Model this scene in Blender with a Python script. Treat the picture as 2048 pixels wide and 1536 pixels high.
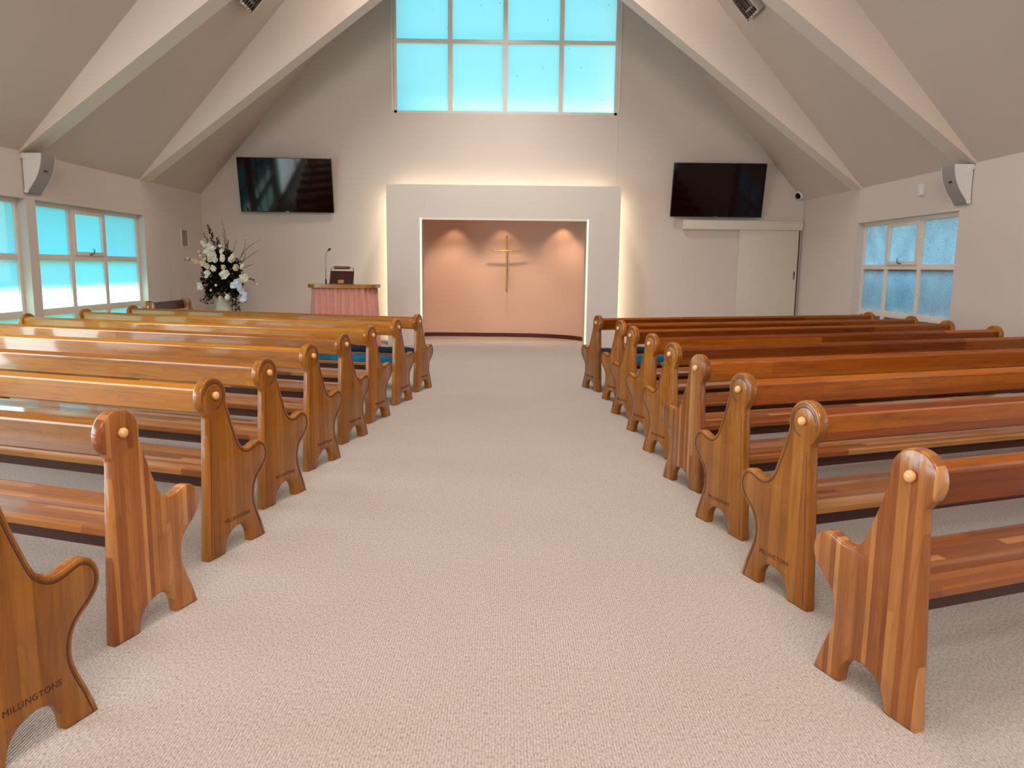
import bpy, bmesh, math, random
from mathutils import Vector, Matrix
from mathutils.geometry import tessellate_polygon
random.seed(7)
PI = math.pi
SC = bpy.context.scene
COL = SC.collection
for o in list(bpy.data.objects):
    bpy.data.objects.remove(o)

# ------------------------------------------------------------------ camera, world, sun, exposure
def make_camera():
    yaw, pitch, roll, f = 0.006783, -0.149396, 0.011024, 1547.4
    cy, sy = math.cos(yaw), math.sin(yaw)
    F = Vector((sy * math.cos(pitch), cy * math.cos(pitch), math.sin(pitch)))
    R = Vector((cy, -sy, 0)); U = R.cross(F)
    R2 = math.cos(roll) * R + math.sin(roll) * U
    U2 = -math.sin(roll) * R + math.cos(roll) * U
    cd = bpy.data.cameras.new('camera'); c = bpy.data.objects.new('camera', cd); COL.objects.link(c)
    cd.sensor_width = 36; cd.lens = f / 2048 * 36; cd.clip_start = 0.05; cd.clip_end = 200
    m = Matrix((R2, U2, -F)).transposed().to_4x4(); m.translation = Vector((0, 0, 1.35))
    c.matrix_world = m
    SC.camera = c
make_camera()
SC.view_settings.view_transform = 'Standard'
SC.view_settings.look = 'None'
SC.view_settings.gamma = 1
SC.view_settings.use_curve_mapping = False
SC.view_settings.exposure = -0.04
SC.cycles.use_denoising = True
SC.cycles.max_bounces = 10
SC.cycles.diffuse_bounces = 6
SC.cycles.glossy_bounces = 4
SC.cycles.caustics_reflective = False
SC.cycles.caustics_refractive = False

world = bpy.data.worlds.new('world'); SC.world = world; world.use_nodes = True
bg = world.node_tree.nodes['Background']
bg.inputs[0].default_value = (0.30, 0.74, 1.0, 1); bg.inputs[1].default_value = 2.3

def light(name, kind, loc, direction, energy, color=(1, 1, 1), size=None, size_y=None, **kw):
    ld = bpy.data.lights.new(name, kind); o = bpy.data.objects.new(name, ld); COL.objects.link(o)
    o.location = loc
    o.rotation_euler = Vector(direction).to_track_quat('-Z', 'Y').to_euler()
    ld.energy = energy; ld.color = color
    if kind == 'AREA':
        ld.shape = 'RECTANGLE'; ld.size = size; ld.size_y = size_y or size
    for k, v in kw.items():
        setattr(ld, k, v)
    return o
el = math.radians(62.7)
light('sun', 'SUN', (-20, 5, 20), (math.cos(el), -0.05, -math.sin(el)), 30.0, (1.0, 0.72, 0.50), angle=math.radians(2.5))
# daylight of the rear gable glazing (behind the camera)
light('rear_gable_daylight', 'AREA', (-0.1, -2.62, 5.2), (0, 1, -0.10), 520, (1.0, 0.90, 0.82), 4.2, 2.8)
# row of unseen fill lights added along the ridge to brighten the nave
for y in (10.6, 7.7, 4.8, 1.9):
    light('ridge_fill', 'AREA', (-0.1, y, 7.9), (0, 0.75 if y > 10 else (0.3 if y > 7 else 0), -1), 150 if y > 10 else (100 if y > 7 else 66), (1.0, 0.90, 0.82), 0.5, 1.8, spread=math.radians(120))
# daylight of the side windows next to and behind the camera
light('left_window_daylight', 'AREA', (-5.5, 4.9, 1.15), (1, 0, 0), 150, (0.97, 0.98, 1.0), 2.7, 1.9)
light('left_rear_window_daylight', 'AREA', (-5.5, 1.8, 1.15), (1, 0, 0), 150, (0.97, 0.98, 1.0), 2.7, 1.9)
light('right_rear_window_daylight', 'AREA', (5.3, 1.8, 1.15), (-1, 0, 0), 30, (0.97, 0.98, 1.0), 2.7, 1.9)

# ------------------------------------------------------------------ room numbers
XL, XR, YB, YR, ZE = -5.572, 5.364, 14.38, -2.7, 2.6
XC = (XL + XR) / 2
SL = 1.13
ZA = ZE + SL * (XR - XC)
FRAMES = [12.02, 9.12, 6.22, 3.32, 0.42]

# ------------------------------------------------------------------ materials
def srgb(r, g, b):
    def f(c):
        c /= 255
        return c / 12.92 if c <= 0.04045 else ((c + 0.055) / 1.055) ** 2.4
    return (f(r), f(g), f(b), 1)
class NT:
    def __init__(s, name):
        s.m = bpy.data.materials.new(name); s.m.use_nodes = True
        s.t = s.m.node_tree; s.bsdf = s.t.nodes['Principled BSDF']
    def n(s, kind, **kw):
        nd = s.t.nodes.new(kind)
        for k, v in kw.items():
            if k.startswith('i_'):
                key = k[2:]; nd.inputs[int(key) if key.isdigit() else key].default_value = v
            else:
                setattr(nd, k, v)
        return nd
    def l(s, a, b):
        s.t.links.new(a, b)
    def math(s, op, a, b=None):
        nd = s.n('ShaderNodeMath', operation=op)
        for i, v in enumerate((a, b)):
            if v is None: continue
            if hasattr(v, 'links'): s.l(v, nd.inputs[i])
            else: nd.inputs[i].default_value = v
        return nd.outputs[0]
    def ramp(s, fac, stops):
        nd = s.n('ShaderNodeValToRGB'); s.l(fac, nd.inputs[0])
        e = nd.color_ramp.elements
        while len(e) < len(stops): e.new(0.5)
        for i, (p, c) in enumerate(stops):
            e[i].position = p; e[i].color = c
        return nd.outputs[0]
    def mix(s, fac, a, b, mode='MIX'):
        nd = s.n('ShaderNodeMix', data_type='RGBA', blend_type=mode)
        for sock, v in ((nd.inputs[0], fac), (nd.inputs[6], a), (nd.inputs[7], b)):
            if hasattr(v, 'links'): s.l(v, sock)
            else: sock.default_value = v
        return nd.outputs[2]
def simple(name, col, rough=0.5, metal=0.0, noise=0.0, scale=8, **kw):
    N = NT(name); b = N.bsdf
    b.inputs['Roughness'].default_value = rough; b.inputs['Metallic'].default_value = metal
    for k, v in kw.items():
        b.inputs[k.replace('_', ' ')].default_value = v
    tc = N.n('ShaderNodeTexCoord'); nz = N.n('ShaderNodeTexNoise', i_Scale=scale, i_Detail=4.0)
    N.l(tc.outputs['Object'], nz.inputs['Vector'])
    d = tuple(c * (1 - noise) for c in col[:3]) + (1,); e = tuple(min(1, c * (1 + noise)) for c in col[:3]) + (1,)
    N.l(N.ramp(nz.outputs[0], [(0.3, d), (0.7, e)]), b.inputs['Base Color'])
    return N.m

def wood(name, axis, long, width, stops, contrast=1.0, rough=0.27, joints=1.4, grain=0.35, coat=0.35):
    """laminated varnished timber: boards side by side along `axis`, grain running along `long` (object axes)"""
    N = NT(name); b = N.bsdf
    tc = N.n('ShaderNodeTexCoord'); oi = N.n('ShaderNodeObjectInfo')
    sep = N.n('ShaderNodeSeparateXYZ'); N.l(tc.outputs['Object'], sep.inputs[0])
    rnd = N.math('MULTIPLY', oi.outputs['Random'], 23.7)
    A = sep.outputs['XYZ'.index(axis)]; L = sep.outputs['XYZ'.index(long)]
    other = [k for k in 'XYZ' if k not in (axis, long)][0]; O = sep.outputs['XYZ'.index(other)]
    w = N.math('ADD', N.math('DIVIDE', A, width), rnd)
    v = N.n('ShaderNodeTexVoronoi', voronoi_dimensions='1D', i_Scale=1.0, i_Randomness=0.7); N.l(w, v.inputs['W'])
    s1 = N.n('ShaderNodeSeparateColor'); N.l(v.outputs['Color'], s1.inputs[0])
    j = N.math('FLOOR', N.math('ADD', N.math('MULTIPLY', L, joints), N.math('MULTIPLY', s1.outputs[0], 9.0)))
    cv = N.n('ShaderNodeCombineXYZ'); N.l(N.math('MULTIPLY', s1.outputs[1], 17.0), cv.inputs[0]); N.l(j, cv.inputs[1])
    wn = N.n('ShaderNodeTexWhiteNoise', noise_dimensions='2D'); N.l(cv.outputs[0], wn.inputs['Vector'])
    base = N.ramp(wn.outputs['Value'], stops)
    # long grain, shifted per board
    gv = N.n('ShaderNodeCombineXYZ')
    N.l(N.math('ADD', N.math('MULTIPLY', A, 42.0), N.math('MULTIPLY', wn.outputs['Value'], 31.0)), gv.inputs[0])
    N.l(N.math('ADD', N.math('MULTIPLY', L, 2.3), rnd), gv.inputs[1])
    N.l(N.math('MULTIPLY', O, 42.0), gv.inputs[2])
    g1 = N.n('ShaderNodeTexNoise', i_Scale=1.0, i_Detail=5.0, i_Roughness=0.62, i_Distortion=0.5); N.l(gv.outputs[0], g1.inputs['Vector'])
    gr = N.ramp(g1.outputs[0], [(0.30, (1 - grain,) * 3 + (1,)), (0.52, (1, 1, 1, 1)), (0.75, (1.0, 1.0, 1.0, 1))])
    c1 = N.mix(1.0, base, gr, 'MULTIPLY')
    # cathedral figure
    fv = N.n('ShaderNodeCombineXYZ')
    N.l(N.math('ADD', N.math('MULTIPLY', A, 7.0), N.math('MULTIPLY', wn.outputs['Value'], 5.0)), fv.inputs[0])
    N.l(N.math('ADD', N.math('MULTIPLY', L, 0.9), rnd), fv.inputs[1]); N.l(N.math('MULTIPLY', O, 7.0), fv.inputs[2])
    f1 = N.n('ShaderNodeTexNoise', i_Scale=1.0, i_Detail=1.0); N.l(fv.outputs[0], f1.inputs['Vector'])
    fr = N.math('FRACT', N.math('MULTIPLY', f1.outputs[0], 14.0))
    fg = N.ramp(fr, [(0.0, (0.78, 0.70, 0.62, 1)), (0.22, (1, 1, 1, 1)), (0.85, (1, 1, 1, 1)), (1.0, (0.84, 0.78, 0.72, 1))])
    c2 = N.mix(0.55, c1, N.mix(1.0, c1, fg, 'MULTIPLY'))
    # each piece of timber is a little lighter or darker than the next
    vary = N.math('ADD', N.math('MULTIPLY', oi.outputs['Random'], 0.32), 0.60)
    cc = N.n('ShaderNodeCombineColor')
    for k in range(3): N.l(vary, cc.inputs[k])
    c2 = N.mix(1.0, c2, cc.outputs[0], 'MULTIPLY')
    N.l(c2, b.inputs['Base Color'])
    b.inputs['Roughness'].default_value = rough
    b.inputs['Specular IOR Level'].default_value = 0.3; b.inputs['Coat Weight'].default_value = coat; b.inputs['Coat Roughness'].default_value = 0.07
    bp = N.n('ShaderNodeBump', i_Strength=0.05, i_Distance=0.002); N.l(g1.outputs[0], bp.inputs['Height'])
    N.l(bp.outputs[0], b.inputs['Normal'])
    return N.m

HONEY = [(0.0, srgb(156, 90, 0)), (0.5, srgb(184, 116, 4)), (1.0, srgb(202, 134, 18))]
PANEL = [(0.0, srgb(162, 96, 22)), (0.5, srgb(178, 110, 32)), (1.0, srgb(190, 124, 44))]
PLAIN = [(0.0, srgb(146, 80, 32)), (0.35, srgb(174, 106, 50)), (0.75, srgb(190, 126, 66)), (1.0, srgb(218, 160, 102))]
SEATS = [(0.0, srgb(126, 64, 16)), (0.45, srgb(162, 92, 32)), (0.8, srgb(186, 120, 54)), (1.0, srgb(210, 152, 90))]
RAILR_SHADE = [(0.0, srgb(126, 54, 0)), (0.5, srgb(158, 80, 0)), (1.0, srgb(184, 104, 8))]  # right rails darker and redder: their lack of window light put into the colour
M = {}
M['panel_wood'] = wood('varnished_panel_wood', 'Y', 'Z', 0.06, PANEL, joints=0.1, grain=0.3)
M['plain_wood'] = wood('striped_panel_wood', 'Y', 'Z', 0.023, PLAIN, joints=0.35, grain=0.25)
M['seat_wood'] = wood('laminated_seat_wood', 'Y', 'X', 0.042, SEATS, joints=1.1, grain=0.3, rough=0.3, coat=0.7)
M['rail_wood'] = wood('honey_rail_wood', 'Z', 'X', 0.11, HONEY, joints=0.22, grain=0.42, coat=0.6, rough=0.3)
M['shaded_rail_wood'] = wood('shaded_honey_rail_wood', 'Z', 'X', 0.09, RAILR_SHADE, joints=0.25, grain=0.42, coat=0.08, rough=0.3)
M['apron_wood'] = wood('apron_shade_wood', 'Z', 'X', 0.12, [(0, srgb(62, 18, 4)), (1, srgb(84, 28, 6))], joints=0.3, grain=0.2)  # dark tone puts the shade under the seats into the wood colour
M['top_wood'] = wood('lectern_top_wood', 'Y', 'X', 0.1, HONEY, joints=0.3)
M['knob_wood'] = simple('knob_wood', srgb(222, 172, 118), 0.22, noise=0.1)
M['groove'] = simple('carved_groove', srgb(70, 28, 8), 0.5, noise=0.1)
M['letter'] = simple('burnt_lettering', srgb(66, 26, 12), 0.6, noise=0.1)

def paint(name, col, bump=0.04, scale=220):
    N = NT(name); b = N.bsdf; b.inputs['Roughness'].default_value = 0.75
    tc = N.n('ShaderNodeTexCoord'); nz = N.n('ShaderNodeTexNoise', i_Scale=0.7, i_Detail=3.0); N.l(tc.outputs['Object'], nz.inputs['Vector'])
    d = tuple(c * 0.97 for c in col[:3]) + (1,)
    N.l(N.ramp(nz.outputs[0], [(0.35, d), (0.65, col)]), b.inputs['Base Color'])
    n2 = N.n('ShaderNodeTexNoise', i_Scale=float(scale), i_Detail=2.0); N.l(tc.outputs['Object'], n2.inputs['Vector'])
    bp = N.n('ShaderNodeBump', i_Strength=bump, i_Distance=0.002); N.l(n2.outputs[0], bp.inputs['Height']); N.l(bp.outputs[0], b.inputs['Normal'])
    return N.m
M['wall'] = paint('wall_paint', srgb(214, 202, 195))
M['ceiling'] = paint('ceiling_paint', srgb(206, 190, 180))
M['beam'] = paint('beam_paint', srgb(222, 208, 197))
M['surround'] = paint('surround_paint', srgb(208, 200, 195))
M['niche'] = paint('niche_paint', srgb(234, 200, 180))
M['grass'] = simple('lawn', srgb(52, 66, 40), 0.9, noise=0.3, scale=3)
M['frame'] = simple('window_frame_paint', srgb(226, 216, 206), 0.4, noise=0.02)
M['white'] = simple('white_plastic', srgb(226, 226, 226), 0.4, noise=0.02)
M['door'] = simple('door_paint', srgb(216, 208, 196), 0.5, noise=0.02)
M['skirting'] = simple('dark_skirting', srgb(84, 36, 26), 0.4, noise=0.15)
M['grey_grille'] = simple('grey_grille', srgb(150, 144, 142), 0.6, noise=0.08, scale=200)
M['black'] = simple('black_plastic', srgb(18, 14, 16), 0.35, noise=0.05)
M['screen'] = simple('tv_screen', srgb(24, 3, 5), 0.05, noise=0.02, Specular_IOR_Level=0.22)
M['brass'] = simple('brass', srgb(214, 170, 96), 0.22, 1.0, noise=0.08)
M['bronze'] = simple('brown_metal', srgb(132, 92, 82), 0.3, 0.8, noise=0.05)
M['chrome'] = simple('chrome', srgb(210, 205, 205), 0.15, 1.0, noise=0.03)
M['steel'] = simple('steel', srgb(150, 146, 142), 0.35, 1.0, noise=0.05)
M['leather'] = simple('dark_leather', srgb(58, 20, 18), 0.32, noise=0.25, scale=30)
M['stone'] = simple('urn_glaze', srgb(204, 190, 178), 0.35, noise=0.1, scale=20)
M['leaf'] = simple('dark_leaf', srgb(34, 26, 16), 0.55, noise=0.6, scale=25, Specular_IOR_Level=0.2)
M['fresh_leaf'] = simple('fresh_leaf', srgb(120, 128, 44), 0.5, noise=0.3, scale=25)
M['twig'] = simple('bare_twig', srgb(108, 78, 62), 0.7, noise=0.2, scale=40)
M['petal'] = simple('white_petal', srgb(236, 226, 214), 0.6, noise=0.06, scale=40)
M['blue_petal'] = simple('cool_white_petal', srgb(222, 226, 238), 0.6, noise=0.05, scale=40)
M['blush_petal'] = simple('blush_petal', srgb(222, 196, 178), 0.6, noise=0.08, scale=40)
M['navy'] = simple('navy_velvet', srgb(8, 26, 46), 0.8, noise=0.4, scale=14, Specular_IOR_Level=0.2)
M['teal'] = simple('teal_velvet', srgb(0, 84, 116), 0.75, noise=0.5, scale=9, Specular_IOR_Level=0.2)
def fabric_pink():
    N = NT('pink_curtain'); b = N.bsdf; b.inputs['Roughness'].default_value = 0.8; b.inputs['Sheen Weight'].default_value = 0.3
    tc = N.n('ShaderNodeTexCoord'); nz = N.n('ShaderNodeTexNoise', i_Scale=120.0, i_Detail=3.0); N.l(tc.outputs['Object'], nz.inputs['Vector'])
    N.l(N.ramp(nz.outputs[0], [(0.3, srgb(196, 128, 118)), (0.7, srgb(214, 150, 138))]), b.inputs['Base Color'])
    return N.m
M['pink'] = fabric_pink()
def emit(name, col, s):
    N = NT(name); b = N.bsdf
    b.inputs['Base Color'].default_value = col; b.inputs['Emission Color'].default_value = col; b.inputs['Emission Strength'].default_value = s
    return N.m
M['led'] = emit('led_strip', (1.0, 0.88, 0.62, 1), 0.75)
M['lens'] = simple('lamp_glass', srgb(170, 160, 156), 0.2, noise=0.3, scale=20)

def carpet():
    N = NT('ribbed_carpet'); b = N.bsdf; b.inputs['Roughness'].default_value = 0.95
    tc = N.n('ShaderNodeTexCoord'); sep = N.n('ShaderNodeSeparateXYZ'); N.l(tc.outputs['Object'], sep.inputs[0])
    # ribs run along the room; small wobble from noise
    wob = N.n('ShaderNodeTexNoise', i_Scale=9.0, i_Detail=2.0); N.l(tc.outputs['Object'], wob.inputs['Vector'])
    x = N.math('ADD', sep.outputs[0], N.math('MULTIPLY', wob.outputs[0], 0.006))
    rib = N.math('SINE', N.math('MULTIPLY', x, 2 * PI / 0.0092))
    rib01 = N.math('ADD', N.math('MULTIPLY', rib, 0.5), 0.5)
    st = N.n('ShaderNodeMapping'); st.inputs['Scale'].default_value = (170, 70, 1); N.l(tc.outputs['Object'], st.inputs['Vector'])
    tuft = N.n('ShaderNodeTexNoise', i_Scale=1.0, i_Detail=3.0, i_Roughness=0.7); N.l(st.outputs[0], tuft.inputs['Vector'])
    big = N.n('ShaderNodeTexNoise', i_Scale=1.1, i_Detail=3.0); N.l(tc.outputs['Object'], big.inputs['Vector'])
    base = N.ramp(tuft.outputs[0], [(0.28, srgb(122, 112, 105)), (0.45, srgb(176, 168, 162)), (0.62, srgb(198, 191, 186)), (0.8, srgb(224, 219, 214))])
    c = N.mix(1.0, base, N.ramp(rib01, [(0.0, (0.80, 0.79, 0.78, 1)), (0.6, (1, 1, 1, 1))]), 'MULTIPLY')
    c = N.mix(1.0, c, N.ramp(big.outputs[0], [(0.3, (0.95, 0.94, 0.93, 1)), (0.7, (1, 1, 1, 1))]), 'MULTIPLY')
    N.l(c, b.inputs['Base Color'])
    h = N.math('ADD', N.math('MULTIPLY', rib01, 0.6), N.math('MULTIPLY', tuft.outputs[0], 1.0))
    bp = N.n('ShaderNodeBump', i_Strength=0.5, i_Distance=0.004); N.l(h, bp.inputs['Height']); N.l(bp.outputs[0], b.inputs['Normal'])
    return N.m
M['carpet'] = carpet()

def pane_mat(name, col, pattern, marks=False):
    """obscured glass: lets daylight through diffusely, with the glass's own pressed pattern"""
    N = NT(name); t = N.t
    t.nodes.remove(N.bsdf)
    out = [n for n in t.nodes if n.type == 'OUTPUT_MATERIAL'][0]
    tr = N.n('ShaderNodeBsdfTranslucent'); gl = N.n('ShaderNodeBsdfGlossy', i_Roughness=0.12)
    gl.inputs[0].default_value = (1, 1, 1, 1)
    tc = N.n('ShaderNodeTexCoord')
    dark = tuple(c * (1 - pattern) for c in col[:3]) + (1,)
    vo = N.n('ShaderNodeTexVoronoi', i_Scale=75.0); N.l(tc.outputs['Object'], vo.inputs['Vector'])
    nz = N.n('ShaderNodeTexNoise', i_Scale=3.0, i_Detail=3.0); N.l(tc.outputs['Object'], nz.inputs['Vector'])
    fac = N.math('ADD', N.math('MULTIPLY', vo.outputs['Distance'], 0.45), N.math('MULTIPLY', nz.outputs[0], 0.75))
    c = N.ramp(fac, [(0.25, dark), (0.75, col)])
    if marks:
        v2 = N.n('ShaderNodeTexVoronoi', i_Scale=1.0, i_Randomness=1.0)
        mp = N.n('ShaderNodeMapping'); mp.inputs['Scale'].default_value = (7, 1, 3.4); N.l(tc.outputs['Object'], mp.inputs['Vector'])
        N.l(mp.outputs[0], v2.inputs['Vector'])
        c = N.mix(N.ramp(v2.outputs['Distance'], [(0.035, (1, 1, 1, 1)), (0.06, (0, 0, 0, 1))]), c, (0.05, 0.3, 0.42, 1))
    N.l(c, tr.inputs[0])
    fr = N.n('ShaderNodeFresnel', i_IOR=1.4)
    mx = N.n('ShaderNodeMixShader'); N.l(N.math('MULTIPLY', fr.outputs[0], 0.12), mx.inputs[0]); N.l(tr.outputs[0], mx.inputs[1]); N.l(gl.outputs[0], mx.inputs[2])
    N.l(mx.outputs[0], out.inputs[0])
    return N.m
M['pane_left'] = pane_mat('frosted_glass', (0.40, 0.93, 1.0, 1), 0.02)
M['pane_right'] = pane_mat('pressed_glass', (0.95, 0.92, 0.95, 1), 0.5)
M['pane_front'] = pane_mat('pale_frosted_glass', (0.50, 0.78, 0.77, 1), 0.02, True)

# ------------------------------------------------------------------ mesh helpers
def tag(o, label=None, cat=None, group=None, kind=None):
    if label: o['label'] = label
    if cat: o['category'] = cat
    if group: o['group'] = group
    if kind: o['kind'] = kind
    return o
def mesh_obj(name, bm, mats, parent=None, smooth=False, angle=None):
    me = bpy.data.meshes.new(name)
    bmesh.ops.recalc_face_normals(bm, faces=bm.faces)
    bm.to_mesh(me); bm.free()
    for m in (mats if isinstance(mats, (list, tuple)) else [mats]):
        me.materials.append(M[m])
    if smooth:
        for p in me.polygons: p.use_smooth = True
        if angle is not None:
            me.set_sharp_from_angle(angle=math.radians(angle))
    o = bpy.data.objects.new(name, me); COL.objects.link(o)
    if parent is not None: o.parent = parent
    return o
def empty(name, loc=(0, 0, 0), rz=0.0, parent=None):
    o = bpy.data.objects.new(name, None); COL.objects.link(o)
    o.location = loc; o.rotation_euler = (0, 0, rz); o.empty_display_size = 0.1
    if parent is not None: o.parent = parent
    return o
def box(bm, x0, x1, y0, y1, z0, z1, mi=0, bev=0.0):
    vs = [bm.verts.new((x, y, z)) for x in (x0, x1) for y in (y0, y1) for z in (z0, z1)]
    fs = [bm.faces.new([vs[i] for i in q]) for q in ((0, 1, 3, 2), (4, 6, 7, 5), (0, 4, 5, 1), (2, 3, 7, 6), (0, 2, 6, 4), (1, 5, 7, 3))]
    for f in fs: f.material_index = mi
    if bev:
        es = list({e for f in fs for e in f.edges})
        bmesh.ops.bevel(bm, geom=es, offset=bev, segments=2, affect='EDGES', profile=0.6)
def boxes(name, lst, mats, parent=None, bev=0.0):
    bm = bmesh.new()
    for b in lst: box(bm, *b[:6], mi=(b[6] if len(b) > 6 else 0), bev=bev)
    return mesh_obj(name, bm, mats, parent, smooth=bev > 0, angle=35)
def tube(bm, pts, r, seg=8, mi=0, cap=True):
    pts = [Vector(p) for p in pts]; rs = r if isinstance(r, (list, tuple)) else [r] * len(pts)
    rings = []; up = None
    for i, p in enumerate(pts):
        d = (pts[min(i + 1, len(pts) - 1)] - pts[max(i - 1, 0)]).normalized()
        if up is None: up = Vector((0, 0, 1)) if abs(d.z) < 0.9 else Vector((1, 0, 0))
        a = d.cross(up).normalized(); b = a.cross(d).normalized(); up = b
        rings.append([bm.verts.new(p + rs[i] * (a * math.cos(2 * PI * k / seg) + b * math.sin(2 * PI * k / seg))) for k in range(seg)])
    for A, B in zip(rings, rings[1:]):
        for k in range(seg):
            f = bm.faces.new((A[k], A[(k + 1) % seg], B[(k + 1) % seg], B[k])); f.material_index = mi
    if cap:
        bm.faces.new(rings[0][::-1]).material_index = mi; bm.faces.new(rings[-1]).material_index = mi
def lathe(bm, prof, c=(0, 0, 0), seg=24, axis='Z', mi=0):
    c = Vector(c); rings = []
    for r, h in prof:
        ring = []
        for k in range(seg):
            a = 2 * PI * k / seg; u, v = r * math.cos(a), r * math.sin(a)
            p = {'Z': (u, v, h), 'X': (h, u, v), 'Y': (u, h, v)}[axis]
            ring.append(bm.verts.new(c + Vector(p)))
        rings.append(ring)
    for A, B in zip(rings, rings[1:]):
        for k in range(seg):
            bm.faces.new((A[k], A[(k + 1) % seg], B[(k + 1) % seg], B[k])).material_index = mi
    bm.faces.new(rings[0][::-1]).material_index = mi; bm.faces.new(rings[-1]).material_index = mi
def plate(bm, loops, fn, d, mi=0):
    """flat plate with holes: loops are 2D, fn(u, v, w) gives the point, thickness runs w = 0..d"""
    flat = [p for lp in loops for p in lp]
    tris = tessellate_polygon([[Vector((u, v, 0)) for u, v in lp] for lp in loops])
    A = [bm.verts.new(fn(u, v, 0)) for u, v in flat]; B = [bm.verts.new(fn(u, v, d)) for u, v in flat]
    for t in tris:
        bm.faces.new([A[i] for i in t]).material_index = mi; bm.faces.new([B[i] for i in t][::-1]).material_index = mi
    k = 0
    for lp in loops:
        n = len(lp)
        for i in range(n):
            j = (i + 1) % n
            bm.faces.new((A[k + i], A[k + j], B[k + j], B[k + i])).material_index = mi
        k += n
def rect(x0, x1, y0, y1): return [(x0, y0), (x1, y0), (x1, y1), (x0, y1)]
def structure(o, label=None):
    o['kind'] = 'structure'
    if label: o['label'] = label
    return o

# ------------------------------------------------------------------ room shell
structure(boxes('floor', [(XL - 0.3, XR + 0.3, YR - 0.3, 15.9, -0.12, 0.0)], 'carpet'), 'beige ribbed carpet floor of the chapel')
tag(boxes('outdoor_ground', [(-60, 60, -60, 60, -0.5, -0.3)], 'grass'), kind='structure')
WZ0, WZ1 = 0.06, 2.08
def side_wall(name, x0, x1, ops):
    bm = bmesh.new()
    plate(bm, [rect(YR - 0.3, YB + 0.3, -0.1, 2.9)] + [rect(a, b, WZ0, WZ1) for a, b in ops], lambda u, v, w: (x0 + w, u, v), x1 - x0)
    return structure(mesh_obj(name, bm, 'wall'))
side_wall('wall_left', XL, XL - 0.28, [(9.35, 12.10), (6.42, 9.17), (3.5, 6.25), (0.5, 3.2)])['label'] = 'long left wall with frosted windows under the eaves'
side_wall('wall_right', XR, XR + 0.28, [(9.385, 12.085), (0.5, 3.2)])['label'] = 'long right wall with one pressed-glass window'
def gable(y): # outline at plane y, a little oversize so that it meets the slopes
    e = 0.12
    return [(XL - 0.25, -0.1), (XR + 0.25, -0.1), (XR + 0.25, ZE + e - 0.25 * SL + 0.1), (XC, ZA + e), (XL - 0.25, ZE + e - 0.25 * SL + 0.1)]
WX0, WX1, WFZ0, WFZ1 = -2.06, 1.92, 4.06, 6.50
NX0, NX1, NZ = -1.80, 1.66, 2.35
bm = bmesh.new()
g = gable(YB)
outer = [g[0], (NX0, -0.1), (NX0, NZ), (NX1, NZ), (NX1, -0.1)] + g[1:]
top = lambda x: ZE + SL * (x - XL if x < XC else XR - x) + 0.0
plate(bm, [outer, rect(WX0, WX1, WFZ0, WFZ1)], lambda u, v, w: (u, YB + w, v), 0.28)
structure(mesh_obj('wall_front', bm, 'wall'), 'front gable wall with the big gridded window')
bm = bmesh.new(); plate(bm, [gable(YR)], lambda u, v, w: (u, YR - w, v), 0.28)
structure(mesh_obj('wall_rear', bm, 'wall'))
# ceiling: two slopes
bm = bmesh.new()
for s in (-1, 1):
    xe = XL - 0.15 if s < 0 else XR + 0.15; ze = ZE - 0.15 * SL
    vs = []
    for y in (YR - 0.3, YB + 0.3):
        vs.append([(xe, y, ze), (XC, y, ZA), (XC, y, ZA + 0.25), (xe, y, ze + 0.5)])
    V = [[bm.verts.new(p) for p in r] for r in vs]
    for i in range(4):
        j = (i + 1) % 4; bm.faces.new((V[0][i], V[0][j], V[1][j], V[1][i]))
    bm.faces.new(V[0]); bm.faces.new(V[1][::-1])
structure(mesh_obj('ceiling', bm, 'ceiling'), 'steep pitched plaster ceiling')
# unseen overhangs added to mask the sun from the upper side panes
structure(boxes('eave_sun_mask', [(-6.47, XL - 0.2, YR - 0.3, YB + 0.3, 2.50, 2.75), (XR + 0.2, 6.3, YR - 0.3, YB + 0.3, 2.50, 2.75)], 'wall'))
# deep tapering frames: shallow at the eaves, deep at the ridge
BS, BW = 0.74, 0.33
zr = ZE + BS * (XR - XC)
for i, y in enumerate(FRAMES):
    bm = bmesh.new()
    lp = [(XL - 0.02, ZE - 0.03), (XC, zr), (XR + 0.02, ZE - 0.03), (XR + 0.02, ZE + 0.02), (XC, ZA + 0.08), (XL - 0.02, ZE + 0.02)]
    plate(bm, [lp], lambda u, v, w: (u, y + w, v), BW)
    o = structure(mesh_obj('ceiling_beam', bm, 'beam'))
    o['label'] = ['tapering plaster roof frame nearest the front gable window', 'tapering plaster roof frame above the two wall speakers',
                  'tapering roof frame over the middle pews', 'tapering roof frame over the rear pews', 'tapering roof frame beside the camera'][i]
# joints in the plasterboard at the front frame and beside the gable window
structure(boxes('trim_1', [(XL, XL + 0.006, 12.035, 12.045, 2.09, ZE), (XR - 0.006, XR, 12.10, 12.11, 0.0, ZE), ], 'wall'))
structure(boxes('trim_2', [(1.935, 1.945, YB - 0.006, YB, 2.6, 4.02)], 'wall'))

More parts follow.
